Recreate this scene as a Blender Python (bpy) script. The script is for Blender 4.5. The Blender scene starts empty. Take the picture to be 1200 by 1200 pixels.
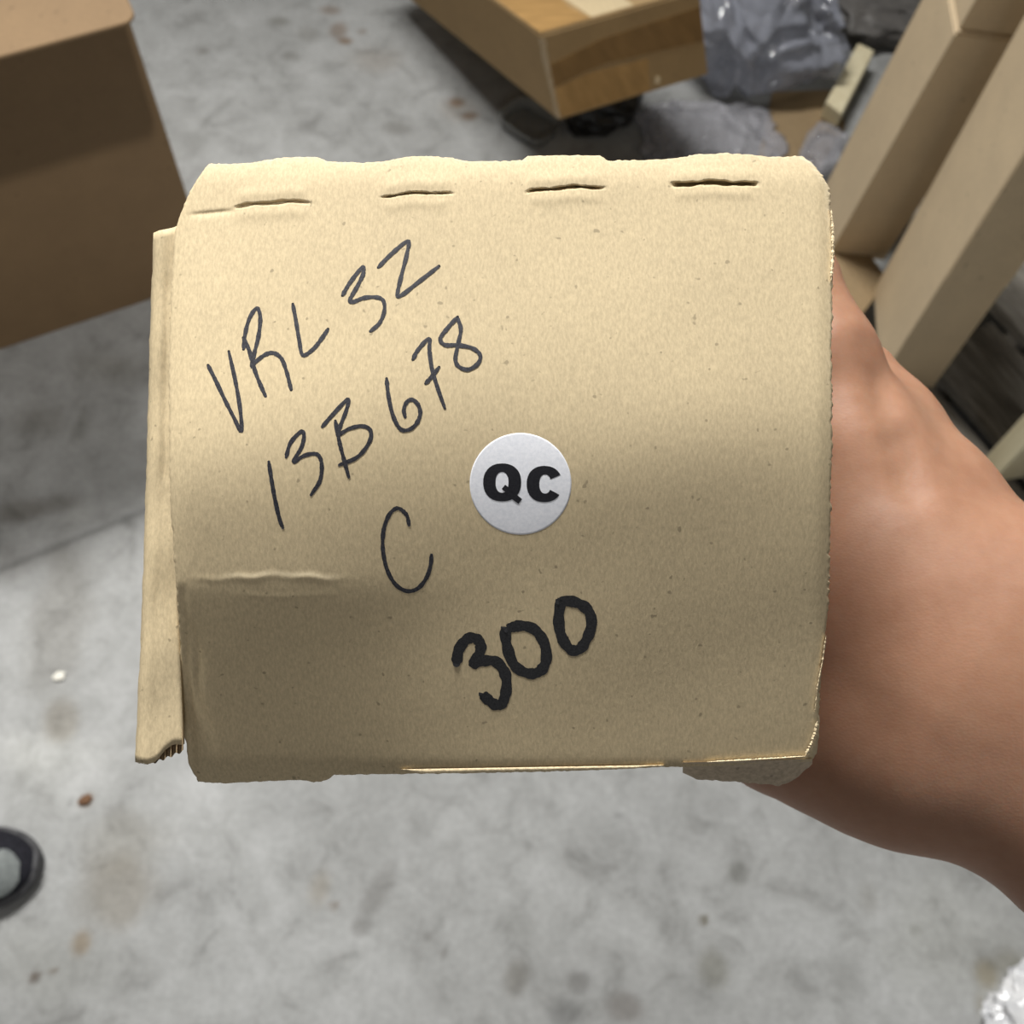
import bpy, bmesh, math, random
import numpy as np
from mathutils import Matrix, Vector, noise

random.seed(7); rng = np.random.default_rng(7)
scene = bpy.context.scene
COL = scene.collection

# ------------------------------------------------------------------ camera
CAM_H = 1.35
F = 1200.0                                   # focal length in pixels of the 1200 x 1200 frame
CAM = np.array([0.0, 0.0, CAM_H])
_n = np.array([(543 - 600) / F, -(1216 - 600) / F, -1.0]); _n /= np.linalg.norm(_n)   # straight down, in lens axes
_up = -_n
AB = np.array([0.0, -math.sqrt(1 - _up[2] ** 2), _up[2]])            # camera back axis
_ry = -_up[0] * AB[2] / AB[1]
AR = np.array([math.sqrt(1 - _ry ** 2 - _up[0] ** 2), _ry, _up[0]])  # right
AU = np.cross(AB, AR)                                                # up
cam_data = bpy.data.cameras.new('camera')
cam = bpy.data.objects.new('camera', cam_data); COL.objects.link(cam)
cam.matrix_world = Matrix(((AR[0], AU[0], AB[0], CAM[0]), (AR[1], AU[1], AB[1], CAM[1]), (AR[2], AU[2], AB[2], CAM[2]), (0, 0, 0, 1)))
cam_data.sensor_width = 36; cam_data.lens = 36
cam_data.clip_start = 0.01; cam_data.clip_end = 60
cam_data.dof.use_dof = True; cam_data.dof.focus_distance = 0.203; cam_data.dof.aperture_fstop = 26
scene.camera = cam

# ------------------------------------------------------------------ light
world = bpy.data.worlds.new('World'); scene.world = world; world.use_nodes = True
wb = world.node_tree.nodes['Background']
wb.inputs['Color'].default_value = (1.0, 0.95, 0.87, 1); wb.inputs['Strength'].default_value = 0.14

def area(name, loc, aim, sx, sy, power, col):
    d = bpy.data.lights.new(name, 'AREA'); d.shape = 'RECTANGLE'; d.size = sx; d.size_y = sy
    d.energy = power; d.color = col
    o = bpy.data.objects.new(name, d); COL.objects.link(o)
    o.location = loc
    o.rotation_euler = (Vector(aim) - Vector(loc)).to_track_quat('-Z', 'Y').to_euler()
    return o
# unseen lamps, out of frame above
A1 = area('unseen_lamp', (-0.8, 2.1, 3.3), (0.05, -1.4, 0), 1.5, 0.5, 134, (1.0, 0.985, 0.95))
A1.data.spread = math.radians(110)
area('unseen_lamp', (0.6, -3.5, 2.8), (0.1, 0.2, 0.6), 1.2, 0.25, 26, (0.97, 0.98, 1.0))  # fill added from behind to lift the arm's underside
# unseen spot added for the left carton, cone narrowed to spare the box
dl = bpy.data.lights.new('left_fill_spot', 'SPOT'); dl.energy = 290; dl.spot_size = math.radians(32); dl.spot_blend = 1.0; dl.shadow_soft_size = 0.06; dl.color = (1.0, 0.97, 0.92)
dlo = bpy.data.objects.new('left_fill_spot', dl); COL.objects.link(dlo); dlo.location = (0.32, -0.22, 3.3)
dlo.rotation_euler = (Vector((-0.85, 0.95, 0)) - dlo.location).to_track_quat('-Z', 'Y').to_euler()

vs = scene.view_settings
vs.view_transform = 'Standard'; vs.look = 'None'; vs.gamma = 1.0; vs.exposure = -0.75
vs.use_curve_mapping = False
scene.display_settings.display_device = 'sRGB'

# ------------------------------------------------------------------ helpers
def ray(x, y):
    return AR * ((x - 600) / F) - AU * ((y - 600) / F) - AB
def fl(x, y, z=0.0):
    """world point at height z seen at photograph position x, y"""
    d = ray(x, y); return CAM + d * ((z - CAM_H) / d[2])
def unit(v):
    v = np.asarray(v, float); return v / np.linalg.norm(v)
def frame(origin, ax, ay, az):
    return Matrix(((ax[0], ay[0], az[0], origin[0]), (ax[1], ay[1], az[1], origin[1]), (ax[2], ay[2], az[2], origin[2]), (0, 0, 0, 1)))

def link(name, me, mat=None, parent=None, smooth=False):
    o = bpy.data.objects.new(name, me); COL.objects.link(o)
    if mat is not None and len(me.materials) == 0: me.materials.append(mat)
    if smooth:
        for p in me.polygons: p.use_smooth = True
    if parent is not None: o.parent = parent
    return o
def mesh(name, v, f, mat=None, parent=None, smooth=False):
    me = bpy.data.meshes.new(name)
    me.from_pydata([tuple(map(float, p)) for p in v], [], [tuple(map(int, q)) for q in f]); me.update()
    return link(name, me, mat, parent, smooth)
def bm_obj(name, bm, mat=None, parent=None, smooth=False):
    bmesh.ops.recalc_face_normals(bm, faces=bm.faces)
    me = bpy.data.meshes.new(name); bm.to_mesh(me); bm.free()
    return link(name, me, mat, parent, smooth)
def empty(name, mw):
    o = bpy.data.objects.new(name, None); COL.objects.link(o); o.empty_display_size = 0.05
    if isinstance(mw, Matrix): o.matrix_world = mw
    else: o.location = mw
    return o
def tag(o, label=None, cat=None, group=None, kind=None):
    if label: o['label'] = label
    if cat: o['category'] = cat
    if group: o['group'] = group
    if kind: o['kind'] = kind
    return o
def slab(name, lo, hi, mat, parent=None, bevel=0.0015, seg=2, mtx=None):
    """a sheet or bar between two corners with softened edges"""
    bm = bmesh.new(); bmesh.ops.create_cube(bm, size=1)
    lo = np.array(lo, float); hi = np.array(hi, float)
    for v in bm.verts:
        v.co = Vector(tuple((lo + hi) / 2 + np.array(v.co) * (hi - lo)))
    b = min(bevel, 0.45 * float((hi - lo).min()))
    if b > 0: bmesh.ops.bevel(bm, geom=bm.edges[:] + bm.verts[:], offset=b, segments=seg, affect='EDGES', profile=0.5)
    if mtx is not None: bmesh.ops.transform(bm, matrix=mtx, verts=bm.verts)
    return bm_obj(name, bm, mat, parent)
def prism(name, pts, thick, mat, parent=None, mtx=None, bevel=0.0):
    """an outline in the local xy plane given its thickness along z"""
    bm = bmesh.new()
    vs_ = [bm.verts.new((p[0], p[1], 0)) for p in pts]
    fc = bm.faces.new(vs_)
    r = bmesh.ops.extrude_face_region(bm, geom=[fc])
    for v in r['geom']:
        if isinstance(v, bmesh.types.BMVert): v.co.z += thick
    if bevel: bmesh.ops.bevel(bm, geom=bm.edges[:], offset=bevel, segments=1, affect='EDGES')
    if mtx is not None: bmesh.ops.transform(bm, matrix=mtx, verts=bm.verts)
    return bm_obj(name, bm, mat, parent)
def rounded_rect(x0, y0, x1, y1, rad, n=6, corners=(1, 1, 1, 1)):
    out = []
    for k, (cx, cy, a) in enumerate(((x1 - rad, y1 - rad, 0), (x0 + rad, y1 - rad, 90), (x0 + rad, y0 + rad, 180), (x1 - rad, y0 + rad, 270))):
        if not corners[k]:
            out.append(((x1, y1), (x0, y1), (x0, y0), (x1, y0))[k]); continue
        for i in range(n + 1):
            t = math.radians(a + 90 * i / n); out.append((cx + rad * math.cos(t), cy + rad * math.sin(t)))
    return out

# ------------------------------------------------------------------ materials
class NT:
    def __init__(s, name):
        s.m = bpy.data.materials.new(name); s.m.use_nodes = True
        s.t = s.m.node_tree; s.b = s.t.nodes['Principled BSDF']; s.out = s.t.nodes['Material Output']
    def n(s, typ, **kw):
        nd = s.t.nodes.new(typ)
        for k, v in kw.items():
            if k.startswith('_'): setattr(nd, k[1:], v)
            else: nd.inputs[k.replace('__', ' ')].default_value = v
        return nd
    def l(s, a, b): s.t.links.new(a, b)
    def coord(s, scale=(1, 1, 1), out='Object'):
        c = s.n('ShaderNodeTexCoord'); mp = s.n('ShaderNodeMapping'); mp.inputs['Scale'].default_value = scale
        s.l(c.outputs[out], mp.inputs['Vector']); return mp.outputs['Vector']
    def noise(s, vec, scale, detail=4, rough=0.55, dist=0.0):
        nd = s.n('ShaderNodeTexNoise', Scale=scale, Detail=detail, Roughness=rough, Distortion=dist); s.l(vec, nd.inputs['Vector']); return nd.outputs['Fac']
    def ramp(s, fac, stops):
        r = s.n('ShaderNodeValToRGB'); e = r.color_ramp.elements
        while len(e) < len(stops): e.new(0.5)
        for el, (p, c) in zip(e, stops):
            el.position = p; el.color = (*c, 1) if len(c) == 3 else c
        s.l(fac, r.inputs['Fac']); return r.outputs['Color']
    def mix(s, fac, a, b, typ='MIX'):
        m = s.n('ShaderNodeMix', _data_type='RGBA', _blend_type=typ)
        if isinstance(fac, (int, float)): m.inputs[0].default_value = fac
        else: s.l(fac, m.inputs[0])
        for i, x in ((6, a), (7, b)):
            if isinstance(x, tuple): m.inputs[i].default_value = (*x, 1) if len(x) == 3 else x
            else: s.l(x, m.inputs[i])
        return m.outputs[2]
    def bump(s, h, strength=0.3, dist=0.001):
        b = s.n('ShaderNodeBump', Strength=strength, Distance=dist); s.l(h, b.inputs['Height']); s.l(b.outputs['Normal'], s.b.inputs['Normal'])
    def base(s, c, rough=0.7, spec=0.3):
        if isinstance(c, tuple): s.b.inputs['Base Color'].default_value = (*c, 1)
        else: s.l(c, s.b.inputs['Base Color'])
        s.b.inputs['Roughness'].default_value = rough
        s.b.inputs['Specular IOR Level'].default_value = spec
        return s.m
def sc(c, k): return tuple(min(1, x * k) for x in c)

def kraft(name, c, fibre=900, streak=(1, 1, 1), rough=0.72, wear_and_highlight=False, contrast=0.12, spec=0.25):
    m = NT(name)
    v = m.coord(streak)
    big = m.noise(m.coord(), 14, 4, 0.6)
    fib = m.noise(v, fibre, 3, 0.65)
    col = m.ramp(fib, [(0.3, sc(c, 1 - contrast)), (0.5, c), (0.7, sc(c, 1 + contrast))])
    col = m.mix(1.0, col, m.ramp(big, [(0.3, (0.93, 0.93, 0.93)), (0.7, (1.05, 1.05, 1.04))]), 'MULTIPLY')
    spk = m.noise(m.coord(), fibre * 0.45, 1, 0.5)
    col = m.mix(m.ramp(spk, [(0.22, (1, 1, 1)), (0.27, (0, 0, 0))]), col, sc(c, 0.62))
    if wear_and_highlight:
        at = m.n('ShaderNodeAttribute', _attribute_name='wear_and_highlight')
        col = m.mix(at.outputs['Fac'], col, (0.80, 0.70, 0.50))
    m.bump(fib, 0.12, 0.0004)
    return m.base(col, rough, spec)

K_HELD = kraft('kraft_held', (0.56, 0.455, 0.288), 1300, (1.5, 0.55, 1), wear_and_highlight=True, contrast=0.14)
K_HELD_IN = kraft('kraft_liner', (0.60, 0.47, 0.29), 800, (1.6, 0.35, 1))
K_TORN = kraft('kraft_torn_fibre', (0.78, 0.64, 0.42), 1400, contrast=0.25)
K_DUST = kraft('kraft_soiled', (0.50, 0.41, 0.30), 900, contrast=0.2)
K_FLUTE = kraft('kraft_flute', (0.34, 0.25, 0.15), 900)
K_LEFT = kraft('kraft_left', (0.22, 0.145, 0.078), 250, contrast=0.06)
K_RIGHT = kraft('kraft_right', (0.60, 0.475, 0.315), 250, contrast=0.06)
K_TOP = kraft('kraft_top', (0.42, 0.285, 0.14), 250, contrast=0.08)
K_SHEET = kraft('kraft_sheet', (0.30, 0.215, 0.12), 200, contrast=0.1)

def tape_mat(name, c, rough=0.25):
    m = NT(name); f = m.noise(m.coord((1, 6, 1)), 16, 3)
    col = m.ramp(f, [(0.3, sc(c, 0.82)), (0.7, sc(c, 1.15))]); m.bump(f, 0.3, 0.002)
    return m.base(col, rough, 0.5)
T_AMBER = tape_mat('packing_tape', (0.47, 0.28, 0.105))
T_DARK = tape_mat('brown_tape', (0.27, 0.155, 0.055), 0.3)
T_PALE = kraft('paper_tape', (0.66, 0.53, 0.33), 250)

def ink(name, c, fib):
    m = NT(name); f = m.noise(m.coord(), 2600, 3, 0.6)
    col = m.ramp(f, [(0.35, c), (0.72, fib)])
    return m.base(col, 0.55, 0.3)
INK_PEN = ink('ballpoint_ink', (0.012, 0.012, 0.018), (0.05, 0.05, 0.06))
INK_MARK = ink('marker_ink', (0.010, 0.010, 0.012), (0.03, 0.03, 0.032))
INK_PRINT = ink('printed_ink', (0.006, 0.006, 0.010), (0.015, 0.015, 0.02))
m = NT('sticker_paper'); f = m.noise(m.coord(), 1500, 3)
STICK = m.base(m.ramp(f, [(0.3, (0.74, 0.76, 0.82)), (0.7, (0.86, 0.87, 0.92))]), 0.45, 0.4)

# skin
m = NT('skin')
v = m.coord()
a = m.noise(v, 22, 4, 0.6); b = m.noise(v, 260, 3, 0.6)
col = m.ramp(a, [(0.28, (0.315, 0.155, 0.092)), (0.52, (0.36, 0.187, 0.113)), (0.75, (0.40, 0.22, 0.137))])
col = m.mix(0.25, col, m.ramp(b, [(0.3, (0.24, 0.125, 0.08)), (0.7, (0.37, 0.225, 0.155))]))
vor = m.n('ShaderNodeTexVoronoi', Scale=1100.0); m.l(m.coord((1, 1.6, 1)), vor.inputs['Vector'])
add = m.n('ShaderNodeMath', _operation='ADD'); m.l(vor.outputs['Distance'], add.inputs[0]); m.l(m.noise(v, 120, 3), add.inputs[1])
m.bump(add.outputs[0], 0.06, 0.0004)
SKIN = m.base(col, 0.52, 0.35)
m.b.inputs['Subsurface Weight'].default_value = 0.45
m.b.inputs['Subsurface Radius'].default_value = (0.008, 0.003, 0.0015)
m.b.inputs['Subsurface Scale'].default_value = 0.9
m = NT('nail'); NAIL = m.base((0.62, 0.40, 0.32), 0.3, 0.5)

# concrete
m = NT('concrete')
v = m.coord()
n1 = m.noise(v, 3.2, 5, 0.6, 0.4); n2 = m.noise(v, 17, 5, 0.62, 0.6); n3 = m.noise(v, 110, 4, 0.65)
col = m.ramp(n1, [(0.3, (0.285, 0.288, 0.285)), (0.7, (0.39, 0.395, 0.395))])
col = m.mix(1.0, col, m.ramp(n2, [(0.28, (0.66, 0.655, 0.64)), (0.45, (0.95, 0.95, 0.94)), (0.68, (1.14, 1.14, 1.14))]), 'MULTIPLY')
col = m.mix(1.0, col, m.ramp(n3, [(0.3, (0.90, 0.90, 0.90)), (0.7, (1.08, 1.08, 1.08))]), 'MULTIPLY')
at = m.n('ShaderNodeAttribute', _attribute_name='stain')
col = m.mix(1.0, col, at.outputs['Color'], 'MULTIPLY')
m.bump(n3, 0.15, 0.002)
CONCRETE = m.base(col, 0.62, 0.3)

def plastic(name, c, alpha, rough=0.18):
    m = NT(name)
    f = m.noise(m.coord(), 30, 4, 0.6)
    m.base(m.ramp(f, [(0.3, sc(c, 0.8)), (0.7, sc(c, 1.2))]), rough, 0.9)
    cr = m.n('ShaderNodeTexVoronoi', _feature='DISTANCE_TO_EDGE', Scale=16.0); m.l(m.coord((1.3, 0.7, 1)), cr.inputs['Vector'])
    m.bump(cr.outputs['Distance'], 0.8, 0.02)
    tr = m.n('ShaderNodeBsdfTransparent'); mx = m.n('ShaderNodeMixShader', Fac=alpha)
    mx.inputs[0].default_value = alpha
    m.l(tr.outputs[0], mx.inputs[1]); m.l(m.b.outputs[0], mx.inputs[2]); m.l(mx.outputs[0], m.out.inputs['Surface'])
    return m.m
P_BAG = plastic('clear_film_thick', (0.40, 0.42, 0.49), 0.62, 0.10)
P_FILM = plastic('clear_film', (0.50, 0.50, 0.54), 0.42, 0.09)
P_WHITE = plastic('bubble_film', (0.85, 0.87, 0.92), 0.75, 0.2)
P_TRAY = plastic('clear_tray_plastic', (0.34, 0.35, 0.34), 0.45, 0.1)
m = NT('black_plastic'); f = m.noise(m.coord(), 40, 3); P_BLACK = m.base(m.ramp(f, [(0.3, (0.006, 0.006, 0.006)), (0.7, (0.014, 0.013, 0.012))]), 0.32, 0.4)
m = NT('dark_grey'); f = m.noise(m.coord((1, 1, 3)), 25, 4); P_GREY = m.base(m.ramp(f, [(0.3, (0.10, 0.095, 0.09)), (0.7, (0.17, 0.16, 0.15))]), 0.5, 0.4)

def wood(name, c1, c2, axis=0, scale=9):
    m = NT(name); s_ = [9, 9, 9]; s_[axis] = 0.9
    f = m.noise(m.coord(tuple(s_)), scale, 5, 0.65, 0.8); g = m.noise(m.coord(), 9, 3)
    col = m.mix(0.75, m.ramp(g, [(0.35, c1), (0.7, c2)]), m.ramp(f, [(0.35, c1), (0.65, c2)]))
    m.bump(f, 0.4, 0.003)
    return m.base(col, 0.75, 0.2)
W_PALLET = wood('weathered_pallet_wood', (0.10, 0.085, 0.065), (0.44, 0.41, 0.36), 0, 7)
W_PALE = wood('pale_pine', (0.70, 0.61, 0.40), (0.82, 0.75, 0.53), 2, 6)

m = NT('shoe_knit'); f = m.noise(m.coord(), 320, 2); SH_BLACK = m.base(m.ramp(f, [(0.3, (0.006, 0.006, 0.009)), (0.7, (0.022, 0.022, 0.030))]), 0.8, 0.2)
m = NT('shoe_grey'); f = m.noise(m.coord(), 200, 2); SH_GREY = m.base(m.ramp(f, [(0.3, (0.15, 0.165, 0.165)), (0.7, (0.21, 0.23, 0.225))]), 0.6, 0.3)
m = NT('shoe_rubber'); f = m.noise(m.coord(), 90, 2); SH_SOLE = m.base(m.ramp(f, [(0.3, (0.05, 0.05, 0.055)), (0.7, (0.10, 0.10, 0.105))]), 0.6, 0.3)
m = NT('white_chip'); CHIP_W = m.base((0.80, 0.78, 0.70), 0.7)
m = NT('brown_crumb'); CHIP_B = m.base((0.16, 0.085, 0.045), 0.8)

# ------------------------------------------------------------------ floor
def build_floor():
    xs = np.concatenate([np.linspace(-5, -1.3, 12)[:-1], np.linspace(-1.3, 1.3, 434), np.linspace(1.3, 5, 12)[1:]])
    ys = np.concatenate([np.linspace(-4, -0.3, 12)[:-1], np.linspace(-0.3, 2.3, 434), np.linspace(2.3, 7, 12)[1:]])
    X, Y = np.meshgrid(xs, ys); nx, ny = len(xs), len(ys)
    S = np.ones((ny, nx, 3))
    wob = np.zeros_like(X)
    for k in range(14):
        a = rng.uniform(0, 6.28); fr = rng.uniform(25, 120)
        wob += np.sin(fr * (X * math.cos(a) + Y * math.sin(a)) + rng.uniform(0, 6.28)) / 14 * 2.2
    def blot(px, py, rx, ry, ang, col, soft=0.5, ring=0.0):
        c = fl(px, py); k = np.linalg.norm(fl(px + 1, py) - c)
        t = math.radians(ang); dx, dy = X - c[0], Y - c[1]
        u_ = (dx * math.cos(t) + dy * math.sin(t)) / (rx * k); v_ = (-dx * math.sin(t) + dy * math.cos(t)) / (ry * k)
        d = np.sqrt(u_ * u_ + v_ * v_) + wob * 0.22
        w = np.clip((1 + soft - d) / (2 * soft), 0, 1); w = w * w * (3 - 2 * w)
        if ring: w = w * np.clip(0.35 + d / ring, 0, 1)
        nonlocal S
        S = S * (1 + w[..., None] * (np.array(col) - 1))
    TAN = (0.80, 0.76, 0.70); DK = (0.66, 0.65, 0.62); RUST = (0.62, 0.47, 0.36); LT = (1.16, 1.16, 1.15)
    blot(536, 120, 9, 8, 0, RUST, 0.5); blot(550, 136, 9, 6, 20, (0.68, 0.54, 0.44), 0.5); blot(540, 128, 22, 20, 0, (0.9, 0.86, 0.82), 0.6)
    blot(386, 12, 12, 8, 0, (0.7, 0.62, 0.56), 0.5); blot(398, 35, 10, 13, 0, (0.72, 0.62, 0.55), 0.5); blot(405, 48, 8, 6, 0, RUST, 0.5)
    blot(424, 37, 5, 5, 0, (0.76, 0.7, 0.65), 0.5); blot(327, 25, 12, 7, 0, DK, 0.6); blot(340, 66, 11, 7, 0, (0.74, 0.73, 0.71), 0.6)
    blot(360, 40, 12, 12, 0, (0.84, 0.83, 0.81), 0.6); blot(464, 150, 16, 12, 0, (0.72, 0.71, 0.69), 0.6); blot(238, 60, 7, 6, 0, (0.7, 0.68, 0.66), 0.6)
    blot(255, 130, 5, 24, -30, (0.8, 0.8, 0.79), 0.6); blot(230, 165, 12, 20, 0, (0.82, 0.82, 0.81), 0.7); blot(440, 70, 30, 18, 0, (0.93, 0.89, 0.85), 0.7)
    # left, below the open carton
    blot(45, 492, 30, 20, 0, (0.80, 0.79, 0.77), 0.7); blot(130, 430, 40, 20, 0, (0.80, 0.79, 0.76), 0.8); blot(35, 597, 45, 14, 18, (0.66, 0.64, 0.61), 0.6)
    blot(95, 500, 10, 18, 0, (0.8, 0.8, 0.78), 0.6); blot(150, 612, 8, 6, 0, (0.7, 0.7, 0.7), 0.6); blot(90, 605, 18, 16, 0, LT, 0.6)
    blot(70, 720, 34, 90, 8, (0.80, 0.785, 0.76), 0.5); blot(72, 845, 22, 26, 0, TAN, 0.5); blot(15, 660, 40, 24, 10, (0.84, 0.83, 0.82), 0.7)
    # bottom left
    blot(138, 1045, 44, 42, 0, TAN, 0.4); blot(150, 985, 40, 34, 0, (0.88, 0.86, 0.82), 0.6); blot(95, 1106, 11, 14, 0, (0.80, 0.68, 0.55), 0.5)
    blot(101, 938, 8, 8, 0, (0.52, 0.38, 0.27), 0.4); blot(83, 940, 4, 4, 0, (0.7, 0.7, 0.7), 0.5); blot(40, 1144, 6, 6, 0, (0.42, 0.36, 0.32), 0.4)
    blot(64, 1137, 5, 4, 0, (0.55, 0.48, 0.42), 0.4); blot(375, 1040, 12, 18, 0, (0.88, 0.83, 0.76), 0.6); blot(391, 1062, 4, 4, 0, (0.66, 0.57, 0.5), 0.4)
    blot(230, 960, 70, 50, 0, (1.10, 1.10, 1.10), 0.8); blot(60, 900, 60, 40, 0, LT, 0.8); blot(40, 880, 60, 22, 0, LT, 0.7); blot(50, 1130, 80, 40, 0, (0.88, 0.88, 0.86), 0.7)
    # bottom
    blot(443, 1045, 13, 34, -25, (0.74, 0.73, 0.72), 0.5); blot(422, 1088, 10, 9, 0, (0.7, 0.69, 0.68), 0.5); blot(502, 1099, 9, 7, 0, (0.72, 0.71, 0.7), 0.4)
    blot(520, 1116, 5, 6, 0, (0.68, 0.66, 0.64), 0.4); blot(606, 1083, 24, 16, 0, (0.83, 0.83, 0.82), 0.5); blot(605, 1146, 14, 18, 0, (0.72, 0.70, 0.67), 0.5)
    blot(678, 1150, 13, 11, 0, (0.64, 0.63, 0.62), 0.5); blot(662, 1188, 22, 14, 0, (0.66, 0.66, 0.66), 0.5); blot(732, 1180, 20, 15, 0, (0.66, 0.63, 0.61), 0.5)
    blot(825, 1078, 5, 5, 0, (0.42, 0.38, 0.30), 0.4); blot(866, 1024, 11, 12, 0, (0.70, 0.70, 0.68), 0.5); blot(835, 1135, 18, 20, 0, (0.74, 0.73, 0.68), 0.5)
    blot(725, 955, 6, 3, 0, (0.7, 0.7, 0.7), 0.4); blot(1018, 1055, 11, 18, 0, (0.82, 0.81, 0.79), 0.5); blot(1073, 1090, 6, 6, 0, (0.8, 0.8, 0.78), 0.5)
    blot(995, 1150, 18, 22, 0, (0.80, 0.80, 0.79), 0.6); blot(1157, 1142, 13, 16, 0, (0.80, 0.73, 0.60), 0.5); blot(1180, 1130, 18, 14, 0, (0.86, 0.84, 0.78), 0.6); blot(1150, 1178, 8, 14, 0, (0.82, 0.79, 0.72), 0.6)
    blot(800, 990, 120, 70, 0, (0.93, 0.93, 0.93), 0.7); blot(760, 1180, 120, 40, 0, (0.92, 0.92, 0.92), 0.7); blot(1120, 1100, 80, 60, 0, (1.08, 1.08, 1.06), 0.8)
    Z = np.zeros_like(X)
    # the hairline joint that crosses the floor beside the box
    a_, b_ = fl(-40, 684)[:2], fl(420, 495)[:2]
    t_ = np.clip(((X - a_[0]) * (b_ - a_)[0] + (Y - a_[1]) * (b_ - a_)[1]) / ((b_ - a_) @ (b_ - a_)), 0, 1)
    dist = np.hypot(X - a_[0] - t_ * (b_ - a_)[0], Y - a_[1] - t_ * (b_ - a_)[1] ) + wob * 0.0012
    w = np.clip(1 - dist / 0.009, 0, 1)
    S = S * (1 - 0.42 * w[..., None]); Z -= 0.002 * w
    vco = np.stack([X, Y, Z], -1).reshape(-1, 3)
    i = np.arange(nx * ny).reshape(ny, nx)
    faces = np.stack([i[:-1, :-1], i[:-1, 1:], i[1:, 1:], i[1:, :-1]], -1).reshape(-1, 4)
    o = fast_mesh('floor', vco, faces, CONCRETE)
    at = o.data.color_attributes.new('stain', 'FLOAT_COLOR', 'POINT')
    rgba = np.concatenate([S.reshape(-1, 3), np.ones((nx * ny, 1))], 1)
    at.data.foreach_set('color', rgba.astype(np.float32).ravel())
    tag(o, 'stained grey concrete warehouse floor', None, None, 'structure')

def fast_mesh(name, vco, quads, mat, parent=None, smooth=True):
    me = bpy.data.meshes.new(name)
    vco = np.asarray(vco, np.float32); quads = np.asarray(quads, np.int32)
    me.vertices.add(len(vco)); me.vertices.foreach_set('co', vco.ravel())
    k = quads.shape[1]
    me.loops.add(quads.size); me.loops.foreach_set('vertex_index', quads.ravel())
    me.polygons.add(len(quads)); me.polygons.foreach_set('loop_start', np.arange(0, quads.size, k, dtype=np.int32))
    me.polygons.foreach_set('loop_total', np.full(len(quads), k, np.int32))
    me.polygons.foreach_set('use_smooth', np.full(len(quads), smooth))
    me.update(calc_edges=True); me.validate()
    return link(name, me, mat, parent)
build_floor()

# ------------------------------------------------------------------ cartons
def open_carton_left():
    p0 = fl(251, 326); p1 = fl(0, 410)
    ax = unit(p0 - p1); az = np.array([0, 0, 1.0]); ay = np.cross(az, ax)          # ay points away from the camera side
    if ay @ (p0 - CAM) < 0: ay = -ay
    W, D, Hh, T = 0.62, 0.42, 0.595, 0.005
    root = empty('open_carton', frame(p0, ax, ay, np.cross(ax, ay)))
    tag(root, 'large brown carton at left with its top flap folded open outwards', 'box')
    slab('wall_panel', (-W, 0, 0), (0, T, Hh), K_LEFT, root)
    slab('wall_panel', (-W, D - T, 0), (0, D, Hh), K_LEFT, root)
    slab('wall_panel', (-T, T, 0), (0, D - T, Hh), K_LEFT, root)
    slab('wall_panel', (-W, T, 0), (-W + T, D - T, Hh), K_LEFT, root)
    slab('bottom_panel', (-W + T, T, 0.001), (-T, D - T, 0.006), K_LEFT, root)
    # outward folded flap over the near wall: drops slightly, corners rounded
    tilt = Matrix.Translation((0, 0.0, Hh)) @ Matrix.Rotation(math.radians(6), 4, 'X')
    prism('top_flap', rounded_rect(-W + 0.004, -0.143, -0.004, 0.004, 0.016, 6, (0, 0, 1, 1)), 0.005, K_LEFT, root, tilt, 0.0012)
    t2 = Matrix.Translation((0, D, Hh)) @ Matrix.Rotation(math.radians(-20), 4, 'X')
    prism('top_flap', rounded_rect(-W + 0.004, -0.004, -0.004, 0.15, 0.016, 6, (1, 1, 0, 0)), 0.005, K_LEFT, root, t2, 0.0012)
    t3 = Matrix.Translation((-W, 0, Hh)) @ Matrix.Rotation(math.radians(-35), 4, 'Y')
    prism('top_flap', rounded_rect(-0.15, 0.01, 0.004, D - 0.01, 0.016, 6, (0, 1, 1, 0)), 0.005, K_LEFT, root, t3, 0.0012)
open_carton_left()

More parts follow.
